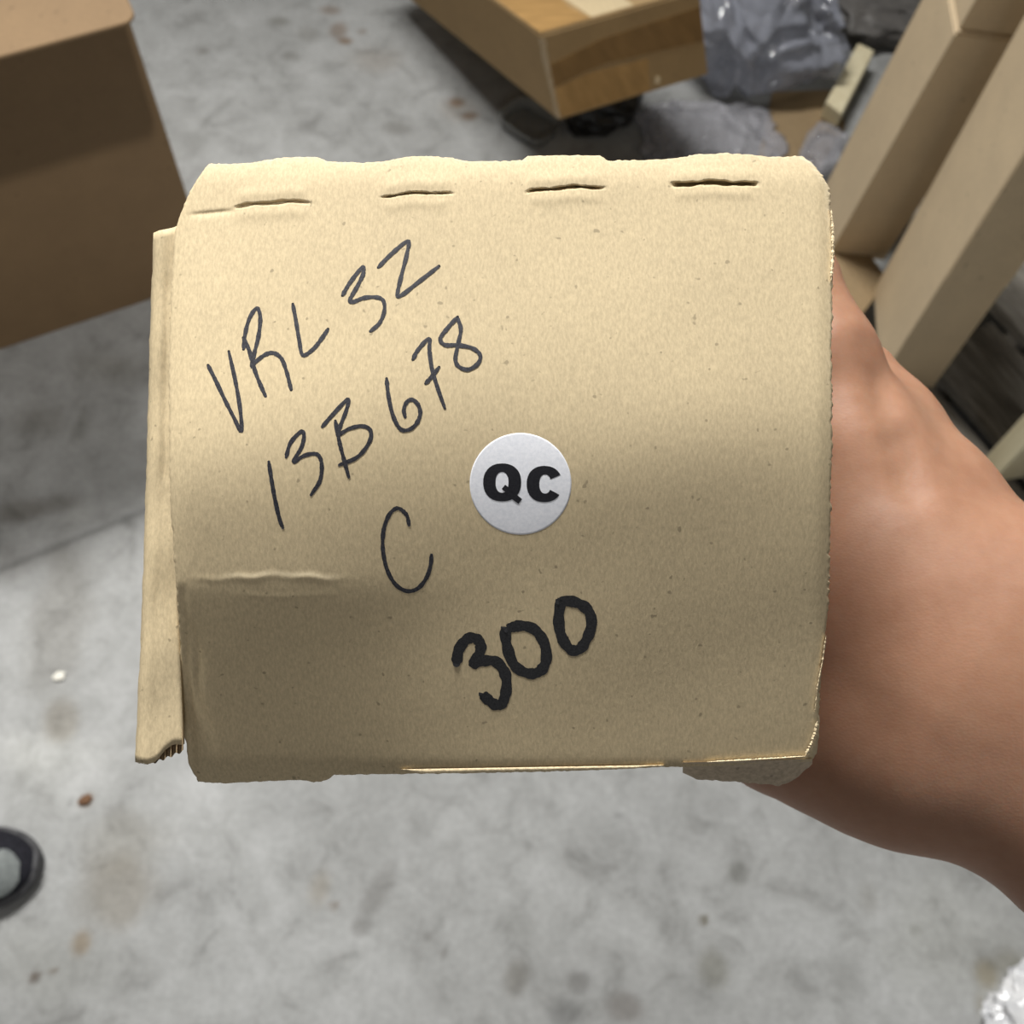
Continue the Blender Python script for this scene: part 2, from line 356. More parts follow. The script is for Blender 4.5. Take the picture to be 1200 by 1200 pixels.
def tilted_carton():
    ax = np.array((0.866, 0.50, 0.0)); ay = np.array((-0.583, 0.785, -0.207)); az = np.array((-0.298, 0.23, 0.926))   # a squashed carton: not quite square
    corner = fl(655, 141, 0.17)
    Wx, Hz, Dy, T = 0.281, 0.138, 0.56, 0.005
    root = empty('taped_carton', corner)
    tag(root, 'scuffed carton sealed with brown tape, tilted on black plastic at the top', 'box')
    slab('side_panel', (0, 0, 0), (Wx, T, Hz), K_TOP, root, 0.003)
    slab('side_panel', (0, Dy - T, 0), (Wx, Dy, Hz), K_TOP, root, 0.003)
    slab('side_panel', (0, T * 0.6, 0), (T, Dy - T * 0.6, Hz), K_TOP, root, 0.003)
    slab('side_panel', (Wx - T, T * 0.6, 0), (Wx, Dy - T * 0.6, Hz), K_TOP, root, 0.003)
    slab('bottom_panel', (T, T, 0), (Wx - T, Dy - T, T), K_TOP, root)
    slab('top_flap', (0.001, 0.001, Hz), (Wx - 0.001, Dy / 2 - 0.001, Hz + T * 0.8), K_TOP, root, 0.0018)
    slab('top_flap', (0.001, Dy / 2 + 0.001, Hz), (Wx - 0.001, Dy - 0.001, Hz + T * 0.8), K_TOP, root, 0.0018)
    e = 0.0006; zt = Hz + T * 0.8
    # tape: over the top near the corner, pale paper strip, and bands round the near side
    prism('tape', [(0.002, 0.002), (0.088, 0.002), (0.082, 0.05), (0.092, 0.12), (0.084, 0.2), (0.004, 0.2)], e, T_AMBER, root, Matrix.Translation((0, 0, zt)))
    prism('paper_tape', [(0.092, 0.004), (0.165, 0.004), (0.17, 0.13), (0.155, 0.3), (0.098, 0.3), (0.09, 0.1)], e, T_PALE, root, Matrix.Translation((0, 0, zt)))
    fr = Matrix.Rotation(math.radians(90), 4, 'X')      # local xy outline -> xz plane of the near side
    prism('tape', [(0.004, Hz * 0.40), (0.06, Hz * 0.47), (0.10, Hz * 0.50), (Wx - 0.002, Hz * 0.42), (Wx - 0.002, Hz * 0.82), (0.10, Hz * 0.78), (0.005, Hz * 0.66)], e, T_DARK, root, fr)
    prism('tape', [(0.003, 0.004), (Wx * 0.6, 0.004), (Wx * 0.62, Hz * 0.40), (0.06, Hz * 0.44), (0.003, Hz * 0.38)], e * 0.8, T_AMBER, root, fr)
    prism('torn_spot', [(Wx * 0.64, 0.012), (Wx * 0.67, 0.010), (Wx * 0.68, 0.020), (Wx * 0.65, 0.024)], e * 2, K_TORN, root, fr)
    # scuffed pale corner
    bm = bmesh.new(); n = 14; vv = []
    for k in range(n + 1):
        z = Hz * (0.02 + 0.95 * k / n); w1 = 0.005 + 0.005 * random.random(); w2 = 0.004 + 0.004 * random.random()
        vv.append((bm.verts.new((-0.0006, w1, z)), bm.verts.new((0.0004, 0.0004, z)), bm.verts.new((w2, -0.0006, z))))
    for k in range(n):
        for j in range(2): bm.faces.new((vv[k][j], vv[k][j + 1], vv[k + 1][j + 1], vv[k + 1][j]))
    bm_obj('scuffed_edge', bm, K_RIGHT, root)
    skew = frame((0, 0, 0), ax, ay, az)
    for ch in root.children: ch.data.transform(skew)
tilted_carton()

PAL_Z = 0.13
def tall_carton(name, label, foot, top_dir, ax_hint, wl, wd, L, seams=(), group=None):
    """upright carton: foot is the bottom of the edge between its two visible faces"""
    az = unit(top_dir); ax = unit(np.array(ax_hint) - az * (np.array(ax_hint) @ az)); ay = np.cross(az, ax); T = 0.004
    root = empty(name, frame(foot, ax, ay, az)); tag(root, label, 'box', group)
    slab('side_panel', (0, 0, 0), (wd, T, L), K_RIGHT, root, 0.0025)
    slab('side_panel', (0, wl - T, 0), (wd, wl, L), K_RIGHT, root, 0.0025)
    slab('side_panel', (0, T * .6, 0), (T, wl - T * .6, L), K_RIGHT, root, 0.0025)
    slab('side_panel', (wd - T, T * .6, 0), (wd, wl - T * .6, L), K_RIGHT, root, 0.0025)
    slab('end_flap', (T, T, 0.0), (wd - T, wl - T, 0.004), K_RIGHT, root)
    slab('end_flap', (0.001, 0.001, L), (wd - 0.001, wl / 2 - 0.0005, L + 0.004), K_RIGHT, root, 0.0018)
    slab('end_flap', (0.001, wl / 2 + 0.0005, L), (wd - 0.001, wl - 0.001, L + 0.004), K_RIGHT, root, 0.0018)
    return root
def right_cartons():
    # nearer carton: right edge of its near face meets the pallet at (1093, 453)
    rf = fl(1093, 455, PAL_Z)
    c2 = fl(1058, 430, PAL_Z)
    hint = unit((1.0, -0.03, 0))
    wd = 0.078
    foot = rf - hint * wd
    r = tall_carton('tall_carton', 'tall narrow brown carton standing on the pallet above the wrist', foot, (0.0, 0.0, 1), hint, 0.172, wd, 0.62, group='tall cartons on the pallet')
    slab('overlap_flap', (0.0003, -0.002, 0.228), (wd - 0.0003, 0.0, 0.60), K_RIGHT, r, 0.001)
    # farther carton leans a little to the right, a second one rides on top of it
    foot1 = fl(972, 298, PAL_Z)
    d = ray(1121, 37); best = None
    for t in np.linspace(0.8, 1.6, 400):
        P = CAM + d * t; v_ = P - foot1
        q = abs(math.atan2(math.hypot(v_[0], v_[1]), v_[2]))
        if best is None or q < best[0]: best = (q, P)
    axis = best[1] - foot1; L = np.linalg.norm(axis); axis = axis / L
    print('lean', math.degrees(best[0]), 'len', L)
    tall_carton('tall_carton', 'brown carton with its top seam showing, behind the nearer tall carton', foot1, axis, (1.0, 0.02, 0), 0.135, 0.088, L - 0.004, group='tall cartons on the pallet')
    tall_carton('tall_carton', 'carton riding on top of the farther tall carton, cut by the frame', foot1 + axis * (L + 0.0005) + np.array([0.003, 0.004, 0]), axis, (1.0, 0.02, 0), 0.130, 0.085, 0.22, group='tall cartons on the pallet')
right_cartons()

# ------------------------------------------------------------------ pallet, batten, blocks
def pallet():
    g2a, g2b = fl(1095, 452, PAL_Z), fl(1172, 540, PAL_Z)
    ax = unit(g2b - g2a); ax[2] = 0; ax = unit(ax); az = np.array([0, 0, 1.0]); ay = np.cross(az, ax)     # boards run along ax
    g1 = fl(1172, 385, PAL_Z) - g2a
    pitch = g1 @ ay
    org = g2a.copy(); org[2] = 0
    root = empty('wooden_pallet', frame(org, ax, ay, az)); tag(root, 'weathered grey wooden pallet under the tall cartons', 'pallet')
    gap = 0.024
    L0, L1 = -0.42, 0.62
    for k in range(-1, 5):
        y0 = k * pitch + gap; y1 = (k + 1) * pitch - 0.002
        x0 = L0 if k > 0 else -0.05
        slab('deck_board', (x0, y0, PAL_Z - 0.02 + 0.001 * (k % 2)), (L1, y1, PAL_Z), W_PALLET, root, 0.003)
    for x in (-0.03, 0.26, 0.55):
        slab('stringer', (x - 0.02 if x > 0 else x, -pitch + gap, 0.018), (x + 0.025, 5 * pitch, PAL_Z - 0.0205), W_PALLET, root, 0.003)
    for y in (-pitch + gap, 2 * pitch, 4 * pitch):
        slab('bottom_board', (-0.045, y, 0.0), (L1, y + 0.09, 0.0178), W_PALLET, root, 0.003)
    print('pallet pitch', pitch)
pallet()
def batten():
    f0 = fl(1150, 540, PAL_Z + 0.0)
    hint = unit((0.25, -0.97, 0)); ay = np.cross((0, 0, 1.0), hint)
    root = empty('wooden_batten', frame(f0 + np.array([0, 0, 0.001]), hint, ay, (0, 0, 1))); tag(root, 'pale wooden batten standing on the pallet at the right edge', 'batten')
    slab('post', (0, 0, 0), (0.036, 0.05, 0.5), W_PALE, root, 0.003)
    slab('end_cap', (0.001, 0.001, 0.5), (0.035, 0.049, 0.503), W_PALE, root, 0.001)
batten()
def pale_block():
    z = 0.045
    q = [fl(968, 119, z), fl(987, 133, z), fl(1025, 59, z), fl(1006, 50, z)]
    o_ = q[0]
    root = prism('wooden_offcut', [(p[0] - o_[0], p[1] - o_[1]) for p in q], 0.037, W_PALE, None, None, 0.002)
    root.location = (o_[0], o_[1], z - 0.037); tag(root, 'short pale wooden offcut between the clear bag and the farther tall carton', 'wood')
pale_block()
def sheet():
    pts = [fl(*p, 0.004) for p in ((985, 105), (905, 108), (885, 200), (950, 215), (990, 150))]
    o = pts[1]
    q = prism('cardboard_sheet', [(p[0] - o[0], p[1] - o[1]) for p in pts], 0.004, K_SHEET, None, None, 0.001)
    q.location = (o[0], o[1], 0.0015)
    tag(q, 'flat brown cardboard scrap on the floor right of the clear bags', 'cardboard')
    pts = [fl(*p, PAL_Z) for p in ((935, 290), (1012, 290), (1040, 330), (1008, 372), (940, 372))]
    o = pts[0]
    q = prism('cardboard_sheet', [(p[0] - o[0], p[1] - o[1]) for p in pts], 0.004, K_SHEET, None, None, 0.001)
    q.location = (o[0], o[1], PAL_Z + 0.0005)
    tag(q, 'brown cardboard scrap at the foot of the tall cartons', 'cardboard')
sheet()

# ------------------------------------------------------------------ crumpled plastics
def crumple(name, mat, center, size, rotz, seed, amp, freq, label, cat, sub=5, flat=0.0, stretch=(1, 1, 1), power=0.7):
    """a loose film bag: soft pillow with long folds and sharp pleats"""
    bm = bmesh.new(); bmesh.ops.create_icosphere(bm, subdivisions=sub, radius=1)
    off = Vector((seed * 3.1, seed * 1.7, seed * 0.9))
    for v in bm.verts:
        p = v.co.copy()
        q = Vector((abs(p.x) ** power * math.copysign(1, p.x), abs(p.y) ** power * math.copysign(1, p.y), p.z))
        w = Vector((p.x * stretch[0], p.y * stretch[1], p.z * stretch[2]))
        wp = w + 0.35 * Vector((noise.noise(w * 1.3 + off), noise.noise(w * 1.3 - off), noise.noise(w * 1.1 + off * 3)))
        rdg = 1 - abs(noise.noise(wp * freq + off)) * 2.2
        rdg2 = 1 - abs(noise.noise(wp * freq * 2.3 - off)) * 2.2
        k = 1 + amp * (0.55 * noise.noise(p * 1.1 + off * 2) + 0.45 * max(-0.2, rdg) ** 1 + 0.2 * max(-0.2, rdg2) - 0.3)
        co = Vector((q.x * k * size[0], q.y * k * size[1], q.z * k * size[2]))
        lo = -size[2] * flat
        if co.z < lo: co.z = lo + (co.z - lo) * 0.05
        v.co = co
    zmin = min(v.co.z for v in bm.verts)
    for v in bm.verts: v.co.z -= zmin
    o = bm_obj(name, bm, mat, None, True)
    o.location = center; o.rotation_euler = (0, 0, rotz)
    tag(o, label, cat)
    return o
c = fl(905, 30, 0.08)
crumple('plastic_bag', P_BAG, (c[0] - 0.045, c[1] + 0.08, 0.002), (0.145, 0.20, 0.12), 0.35, 2, 0.42, 1.5, 'bulky crumpled grey-blue clear plastic bag beside the taped carton', 'bag', 6, 0.6, (1.6, 0.55, 1.0))
c = fl(835, 150, 0.02)
crumple('plastic_bag', P_FILM, (c[0], c[1] - 0.01, 0.002), (0.12, 0.08, 0.016), 0.1, 5, 0.6, 1.4, 'flat clear plastic bag lying in front of the bulky bag', 'bag', 6, 0.5, (1.5, 0.7, 1))
c = fl(1030, 20, 0.03)
crumple('grey_crumple', P_GREY, (c[0], c[1] + 0.07, 0.001), (0.12, 0.14, 0.035), 0.2, 8, 0.3, 1.8, 'dark grey crumpled mass behind the pale wooden offcut', 'plastic sheet', 5, 0.5)  # dark grey heap filling the space behind the offcut
c = fl(962, 175, 0.02)
crumple('plastic_wrap', P_FILM, (c[0] + 0.005, c[1], 0.006), (0.035, 0.06, 0.02), -0.4, 11, 0.45, 1.8, 'scrap of clear wrap beside the farther tall carton', 'plastic wrap', 5, 0.5)
c = fl(690, 120, 0.05)
crumple('black_bag', P_BLACK, (c[0] + 0.01, c[1] + 0.05, 0.001), (0.07, 0.10, 0.065), 0.3, 14, 0.25, 1.7, 'black plastic bag squashed under the tilted taped carton', 'bag', 5, 0.6)
c = fl(1247, 1222, 0.02)
crumple('bubble_wrap', P_WHITE, (c[0], c[1], 0.001), (0.075, 0.085, 0.03), 0.5, 17, 0.45, 2.6, 'shiny white bubble wrap scrap at the bottom right corner', 'bubble wrap', 5, 0.5)
def tray():
    a_ = fl(585, 135, 0.012); b_ = fl(645, 178, 0.012)
    ax = unit(fl(640, 182, 0.012) - fl(583, 145, 0.012)); ay = np.cross((0, 0, 1.0), ax)
    o_ = fl(583, 148, 0.0)
    root = empty('clear_tray', frame(o_ + np.array([0, 0, 0.002]), ax, ay, (0, 0, 1))); tag(root, 'clear plastic tray with a raised rim by the black bag', 'tray')
    W_, D_ = 0.095, 0.07
    prism('tray_floor', rounded_rect(0, 0, W_, D_, 0.022), 0.0015, P_TRAY, root)
    bm = bmesh.new(); rings = []
    for (ins, z) in ((0.0, 0.0), (-0.002, 0.022), (-0.006, 0.024), (-0.006, 0.021), (-0.0015, 0.019), (0.002, 0.0)):
        rings.append([bm.verts.new((x, y, z)) for x, y in rounded_rect(ins, ins, W_ - ins, D_ - ins, 0.022)])
    for k in range(len(rings)):
        A, B = rings[k], rings[(k + 1) % len(rings)]; n = len(A)
        for i in range(n): bm.faces.new((A[i], A[(i + 1) % n], B[(i + 1) % n], B[i]))
    bm_obj('rim', bm, P_TRAY, root, True)
tray()

# ------------------------------------------------------------------ shoe
def shoe():
    tip = fl(43, 1012, 0.02); ax = unit((1.0, 0.18, 0)); ay = np.cross((0, 0, 1.0), ax)
    root = empty('sneaker', frame((tip[0], tip[1], 0), ax, ay, (0, 0, 1))); tag(root, 'black sneaker toe with a grey side patch at the left edge', 'shoe')
    n = 26
    def half(t):      # half width along the shoe, t = distance back from the toe tip
        return 0.049 * math.sqrt(max(0.0, 1 - max(0, 1 - t / 0.075) ** 2)) * (1 - 0.22 * math.exp(-((t - 0.17) / 0.06) ** 2)) * (1 if t < .22 else math.sqrt(max(0.02, 1 - ((t - .22) / .072) ** 2)))
    def top(t): return 0.040 + 0.016 * min(1, t / 0.09) + 0.045 * max(0, min(1, (t - 0.09) / 0.11))
    T_ = [0.0015 + 0.2885 * (0.5 - 0.5 * math.cos(math.pi * k / 34)) for k in range(35)]
    def loft(name, prof, mat):
        bm = bmesh.new(); rows = []
        for t in T_: rows.append([bm.verts.new(p) for p in prof(t)])
        for A, B in zip(rows, rows[1:]):
            m_ = len(A)
            for i in range(m_): bm.faces.new((A[i], A[(i + 1) % m_], B[(i + 1) % m_], B[i]))
        bm.faces.new(rows[0]); bm.faces.new(rows[-1][::-1])
        return bm_obj(name, bm, mat, root, True)
    def sole(t):
        h = half(t) + 0.003
        return [(-t + 0.004, h * math.cos(a) if abs(math.cos(a)) > 0.3 else h * math.cos(a), 0.014 + 0.014 * math.sin(a)) for a in np.linspace(0, 2 * math.pi, 20, endpoint=False)]
    loft('sole', sole, SH_SOLE)
    def upper(t):
        h = half(t); zt = top(t); k = min(1, (t / 0.03) ** 0.5)
        out = []
        for a in np.linspace(0, 2 * math.pi, 24, endpoint=False):
            z = 0.024 + (zt - 0.024) * k * max(math.sin(a), -0.2)
            out.append((-t, h * 0.97 * math.cos(a), z))
        return out
    loft('upper', upper, SH_BLACK)
    # grey overlay on the near side of the toe box
    bm = bmesh.new(); rows = []
    for k in range(10):
        t = 0.013 + 0.034 * k / 9; row = []
        for j in range(8):
            lo, hi = math.radians(-25), math.radians(72)
            mid = (lo + hi) / 2; w_ = (hi - lo) / 2 * math.sin(math.pi * (0.12 + 0.80 * k / 9)) ** 0.7
            a = math.pi / 2 - (mid + w_ * (j / 7 * 2 - 1)) * -1
            h = half(t); zt = top(t); kk = min(1, (t / 0.03) ** 0.5)
            row.append(bm.verts.new((-t, h * 0.985 * math.cos(a) , 0.026 + (zt - 0.024) * kk * max(math.sin(a), -0.2))))
        rows.append(row)
    for A, B in zip(rows, rows[1:]):
        for i in range(7): bm.faces.new((A[i], A[i + 1], B[i + 1], B[i]))
    bm_obj('toe_patch', bm, SH_GREY, root, True)
shoe()

def chip(name, px, py, r, mat, label):
    bm = bmesh.new(); bmesh.ops.create_icosphere(bm, subdivisions=2, radius=1)
    for v in bm.verts:
        k = 1 + 0.35 * noise.noise(v.co * 1.7 + Vector((px, py, 0)))
        v.co = Vector((v.co.x * r * 1.3 * k, v.co.y * r * k, (v.co.z * 0.35 * k + 0.3) * r))
    o = bm_obj(name, bm, mat, None); c_ = fl(px, py); o.location = (c_[0], c_[1], 0.001); o.rotation_euler = (0, 0, 0.5)
    tag(o, label, 'debris')
chip('floor_chip', 70, 793, 0.0062, CHIP_W, 'tiny white chip on the floor left of the held box')
chip('floor_crumb', 101, 938, 0.0065, CHIP_B, 'small brown crumb on the floor near the sneaker')

# ------------------------------------------------------------------ the held box
D0 = 0.20
BOXM = frame(CAM - AB * D0, AR, AU, AB)
def bl(x, y, z):
    """box-local point: x, y in 1/1200 of the view at the box face, z metres towards the viewer"""
    dd = D0 - z; return np.stack([(x - 600) / F * dd, -(y - 600) / F * dd, z + 0 * dd], -1)
PX = D0 / F
def sp(v, w): return w * np.logaddexp(0, np.asarray(v, float) / w)
def sm(a, b, x):
    t = np.clip((np.asarray(x, float) - a) / (b - a), 0, 1); return t * t * (3 - 2 * t)
SLITS = [(275, 366, 243, 237, 4.2, 0.35), (447, 532, 231, 227, 2.6, 0.5), (617, 709, 225, 220, 3.6, 0.7), (787, 889, 217, 217, 5.0, 1.0)]
def zface(x, y):
    x = np.asarray(x, float); y = np.asarray(y, float)
    yb = 520 + 50 * sm(500, 200, x)                       # where the panel bends, steepened so its lower half falls into shade
    z = -0.24 * sp(yb - 30 - y, 40) - 0.24 * sp(y - yb - 10, 40)
    left = sm(640, 300, x)
    z = z - 0.18 * left * sp(y - 686, 7) + 0.02 * left * sp(y - 640, 10)
    rid = np.exp(-((y - 677 + 1.6 * np.sin(x / 23.0) + 1.1 * np.sin(x / 7.0)) / 4.5) ** 2) * (0.75 + 0.25 * np.sin(x / 11.0)) * sm(215, 260, x) * sm(425, 370, x)
    z = z + 1.15 * rid
    rid2 = np.exp(-((y - 698 + 1.5 * np.sin(x / 19.0)) / 4.0) ** 2) * sm(265, 300, x) * sm(410, 360, x); z = z + 0.35 * rid2
    z = z - 0.35 * sp(208 - y, 5)                         # over the perforated fold
    z = z - 0.6 * sp(x - 962, 4) - 0.55 * sp(y - 897, 4) - 0.4 * sp(216 - x, 5)
    # pushed in creases at the lower left corner
    z = z - 0.22 * sp(244 - x, 5) * sm(690, 780, y)
    ln = 216 + 34 * np.clip((y - 690) / 210, 0, 1)
    z = z - 4.0 * np.exp(-((x - ln - 3 * np.sin(y * 0.06)) / 4.5) ** 2) * sm(690, 760, y) * sm(900, 800, y)
    ln2 = 214 + 14 * np.clip((y - 690) / 210, 0, 1)
    z = z - 3.5 * np.exp(-((x - ln2) / 4.0) ** 2) * sm(680, 700, y)
    z = z + 0.5 * np.sin(x * 0.021 + y * 0.008) + 0.4 * np.sin(y * 0.033 + x * 0.012)
    for (x0, x1, y0, y1, wd, dp) in SLITS:
        t = (x - x0) / (x1 - x0); yc = y0 + (y1 - y0) * t - 2.5 * np.sin(np.clip(t, 0, 1) * 3.14) + 0.7 * np.sin(x * 0.13 + y0)
        ends = sm(-0.02, 0.10, t) * sm(1.02, 0.85, t)
        wv = wd * (0.72 + 0.28 * np.sin(x * 0.23 + x0) * np.sin(x * 0.09)); prof = 1 - sm(wv * 0.25, wv * 0.9, np.abs(y - yc))
        z = z - 17 * dp * prof * ends
        z = z + 1.6 * np.exp(-((y - yc + 12) / 8.0) ** 2) * ends + 1.2 * np.exp(-((y - yc - 11) / 7.0) ** 2) * ends
    # first slit's crease runs on to the left corner
    z = z - 2.2 * np.exp(-((y - (247 + 0.10 * (275 - x))) / 3.0) ** 2) * sm(215, 235, x) * sm(285, 260, x)
    return z * PX

def curve_at(pts, n, jit=0.0):
    pts = np.array(pts, float); seg = np.r_[0, np.cumsum(np.hypot(*np.diff(pts, axis=0).T))]
    t = np.linspace(0, seg[-1], n)
    return np.stack([np.interp(t, seg, pts[:, 0]), np.interp(t, seg, pts[:, 1])], -1)
TOP = [(245, 192), (275, 192), (300, 190), (322, 186), (345, 184), (370, 184), (385, 189), (420, 191), (452, 189), (475, 184), (505, 183), (530, 185), (545, 189), (585, 189), (612, 188), (618, 183), (660, 182), (703, 182), (712, 188), (755, 188), (790, 186), (815, 181), (850, 180), (880, 181), (900, 184), (940, 183)]
LEFT = [(245, 192), (238, 200), (224, 222), (212, 250), (205, 272), (201, 330), (198, 420), (198, 520), (200, 600), (206, 680), (210, 740), (213, 800), (216, 860), (221, 895), (232, 916)]
RIGHT = [(940, 183), (950, 190), (966, 208), (973, 225), (974, 262), (978, 290), (976, 320), (975, 400), (975, 520), (973, 600), (972, 690), (969, 730), (962, 780), (960, 850), (958, 880), (951, 893)]
BOT = [(232, 916), (260, 918), (300, 916), (355, 914), (368, 917), (384, 914), (392, 908), (470, 907), (560, 906), (690, 903), (775, 899), (800, 899), (870, 896), (930, 892), (951, 893)]
def build_held():
    root = empty('cardboard_box', BOXM)
    tag(root, 'worn corrugated cardboard box with handwriting and a round QC sticker, held up', 'box')
    nu = 250
    tv = np.concatenate([np.linspace(0, 0.03, 12)[:-1], np.linspace(0.03, 0.095, 44)[:-1], np.linspace(0.095, 0.64, 120)[:-1], np.linspace(0.64, 0.74, 50)[:-1], np.linspace(0.74, 1, 66)])
    nv = len(tv); tu = np.linspace(0, 1, nu)
    def samp(c, t, jit):
        c = curve_at(c, 2000); i = t * 1999; p = np.stack([np.interp(i, np.arange(2000), c[:, k]) for k in (0, 1)], -1)
        e = rng.normal(0, jit[0], 240); e = np.interp(t * 239, np.arange(240), e) * (np.minimum(t, 1 - t) > 0.001)
        p[:, jit[1]] += e
        return p
    T_, B_, L_, R_ = samp(TOP, tu, (0.45, 1)), samp(BOT, tu, (0.4, 1)), samp(LEFT, tv, (0.5, 0)), samp(RIGHT, tv, (0.9, 0))
    U, V = np.meshgrid(tu, tv)
    P = (1 - V)[..., None] * T_[None] + V[..., None] * B_[None] + (1 - U)[..., None] * L_[:, None] + U[..., None] * R_[:, None] \
        - ((1 - U) * (1 - V))[..., None] * T_[0] - (U * (1 - V))[..., None] * T_[-1] - ((1 - U) * V)[..., None] * B_[0] - (U * V)[..., None] * B_[-1]
    x, y = P[..., 0], P[..., 1]
    z = zface(x, y)
    front = bl(x, y, z).reshape(-1, 3)
    idx = np.arange(nu * nv).reshape(nv, nu)
    # back layer of the board
    th = 0.0026
    back = front.copy(); back[:, 2] -= th
    n = len(front)
    fq = np.stack([idx[:-1, :-1], idx[1:, :-1], idx[1:, 1:], idx[:-1, 1:]], -1).reshape(-1, 4)
    rim = np.concatenate([idx[0, :], idx[1:, -1], idx[-1, ::-1][1:], idx[::-1, 0][1:]])
    rq = np.stack([rim[:-1], rim[1:], rim[1:] + n, rim[:-1] + n], -1)
    fp = fast_mesh('front_panel', np.concatenate([front, back]), np.concatenate([fq, fq[:, ::-1] + n, rq]), K_HELD, root)
    # pale worn fibres along rubbed edges; last term paints the crease's highlight
    dR = np.abs(x - R_[:, None, 0]); dT = np.abs(y - T_[None, :, 1])
    nz = rng.random(x.shape)
    w = 0.55 * np.clip(1 - dR / 9, 0, 1) * nz * (sm(330, 240, y) + 0.5 * sm(820, 860, y) + 0.25)
    w += 0.35 * np.clip(1 - dT / 12, 0, 1) * nz
    w += 0.45 * np.exp(-((y - 674 + 1.6 * np.sin(x / 23.0) + 1.1 * np.sin(x / 7.0)) / 3.0) ** 2) * sm(240, 290, x) * sm(410, 370, x) * (0.4 + 0.6 * nz)
    at = fp.data.attributes.new('wear_and_highlight', 'FLOAT', 'POINT')
    at.data.foreach_set('value', np.concatenate([w.ravel(), np.full(n, 0.3)]).clip(0, 1).astype(np.float32))
    # body of the box behind the panel
    DEP, T = 0.165, 0.003
    x0, x1 = bl(212., 0., 0.)[0], bl(964., 0., 0.)[0]; y1, y0 = bl(0., 205., 0.)[1], bl(0., 893., 0.)[1]
    zf = -0.019
    x0 += 0.002; x1 -= 0.002; y1 -= 0.004; y0 += 0.004
    def wall(name, a, b, along_x):
        # a wall of the body whose front edge follows the bent front panel
        n_ = 40; bm = bmesh.new(); R = []
        for i in range(n_ + 1):
            t = i / n_; row = []
            for e in (0, 1):
                p = [a[0] + (b[0] - a[0]) * (t if along_x else e), a[1] + (b[1] - a[1]) * (e if along_x else t)]
                px_, py_ = 600 + p[0] / PX, 600 - p[1] / PX
                zf_ = float(zface(min(max(px_, 235), 955), min(max(py_, 212), 885))) - 0.0030
                row.append(bm.verts.new((p[0], p[1], zf_))); row.append(bm.verts.new((p[0], p[1], -DEP)))
            R.append(row)
        for A, B in zip(R, R[1:]):
            for u_, v_ in ((0, 1), (1, 3), (3, 2), (2, 0)): bm.faces.new((A[u_], A[v_], B[v_], B[u_]))
        for A in (R[0], R[-1]): bm.faces.new((A[0], A[1], A[3], A[2]))
        bm_obj(name, bm, K_HELD_IN, root)
    wall('top_panel', (x0, y1 - T), (x1, y1), True)
    wall('bottom_panel', (x0, y0), (x1, y0 + T), True)
    wall('side_panel', (x1 - T, y0 + T), (x1, y1 - T), False)
    slab('back_panel', (x0, y0 + T, -DEP), (x1 - T, y1 - T, -DEP + T), K_HELD_IN, root, 0.001)
    # rolled double wall on the left: rounded front, open flutes at its lower end
    def zs(y): return -0.0135 + 0.0045 * (y - 265) / 630
    lx = lambda y: np.interp(y, [265, 400, 600, 750, 893], [180, 175.5, 170, 165, 158])
    rows = []; ny = 70; prof = 14
    ys = np.linspace(0, 1, ny)
    cut = lambda s: np.interp(s, [0, .25, .42, .6, .8, 1], [893, 896, 893, 880, 872, 873])   # ragged lower end, s across the strip
    topc = lambda s: np.interp(s, [0, .15, .5, 1], [273, 270, 267, 258])
    vco = []
    for t in ys:
        for j in range(prof):
            s = j / (prof - 1)
            yy = topc(s) + (cut(s) - topc(s)) * t
            l_ = lx(yy) + rng.normal(0, 0.35 if j == 0 else 0); r_ = np.interp(yy, [265, 640, 700, 893], [224, 222, 208, 215])
            xx = l_ + (r_ - l_) * s
            dz = -0.0022 * (1 - math.sqrt(max(0, 1 - max(0, (0.30 - s) / 0.30) ** 2))) - 0.0014 * s + 0.00018 * math.sin(yy * 0.05 + 2 * s) - 0.0006 * math.exp(-((s - 0.42) / 0.06) ** 2) * (1 if 330 < yy < 560 else 0.2)
            vco.append(bl(np.float64(xx), np.float64(yy), np.float64(zs(yy) + dz)))
    vco = np.array(vco); k = np.arange(ny * prof).reshape(ny, prof)
    bk = vco.copy(); bk[:, 2] -= 0.0012
    deep = []
    q = np.stack([k[:-1, :-1], k[1:, :-1], k[1:, 1:], k[:-1, 1:]], -1).reshape(-1, 4)
    N = len(vco)
    rimk = np.concatenate([k[0, :], k[1:, -1], k[-1, ::-1][1:], k[::-1, 0][1:]])
    rq2 = np.stack([rimk[:-1], rimk[1:], rimk[1:] + N, rimk[:-1] + N], -1)
    wl = fast_mesh('rolled_wall', np.concatenate([vco, bk]), np.concatenate([q, q[:, ::-1] + N, rq2]), K_HELD, root)
    at = wl.data.attributes.new('wear_and_highlight', 'FLOAT', 'POINT')
    # outer and inner leaf of the double wall running back
    xl = bl(166., 0., -0.012)[0] + 0.001
    yt, ybm = bl(0., 285., -0.01)[1], bl(0., 868., -0.01)[1]
    slab('outer_leaf', (xl, ybm, -DEP), (xl + 0.0028, yt, -0.016), K_HELD_IN, root, 0.0008)
    slab('inner_leaf', (x0 - 0.0028, ybm, -DEP), (x0 - 0.0002, yt, -0.018), K_HELD_IN, root, 0.0008)
    # flutes showing in the torn lower end
    bm = bmesh.new(); nn = 80; A = []
    for i in range(nn + 1):
        s = i / nn; xx = 161 + 54 * s; yb_ = np.interp(s, [0, .3, .6, 1], [893, 895, 889, 880])
        zz = -0.0115 - 0.0011 * math.sin(i * 0.62)
        A.append((bm.verts.new(bl(xx, yb_ - 26., zz)), bm.verts.new(bl(xx, yb_ + 1.5 * math.sin(i * 0.45), zz + 0.0004))))
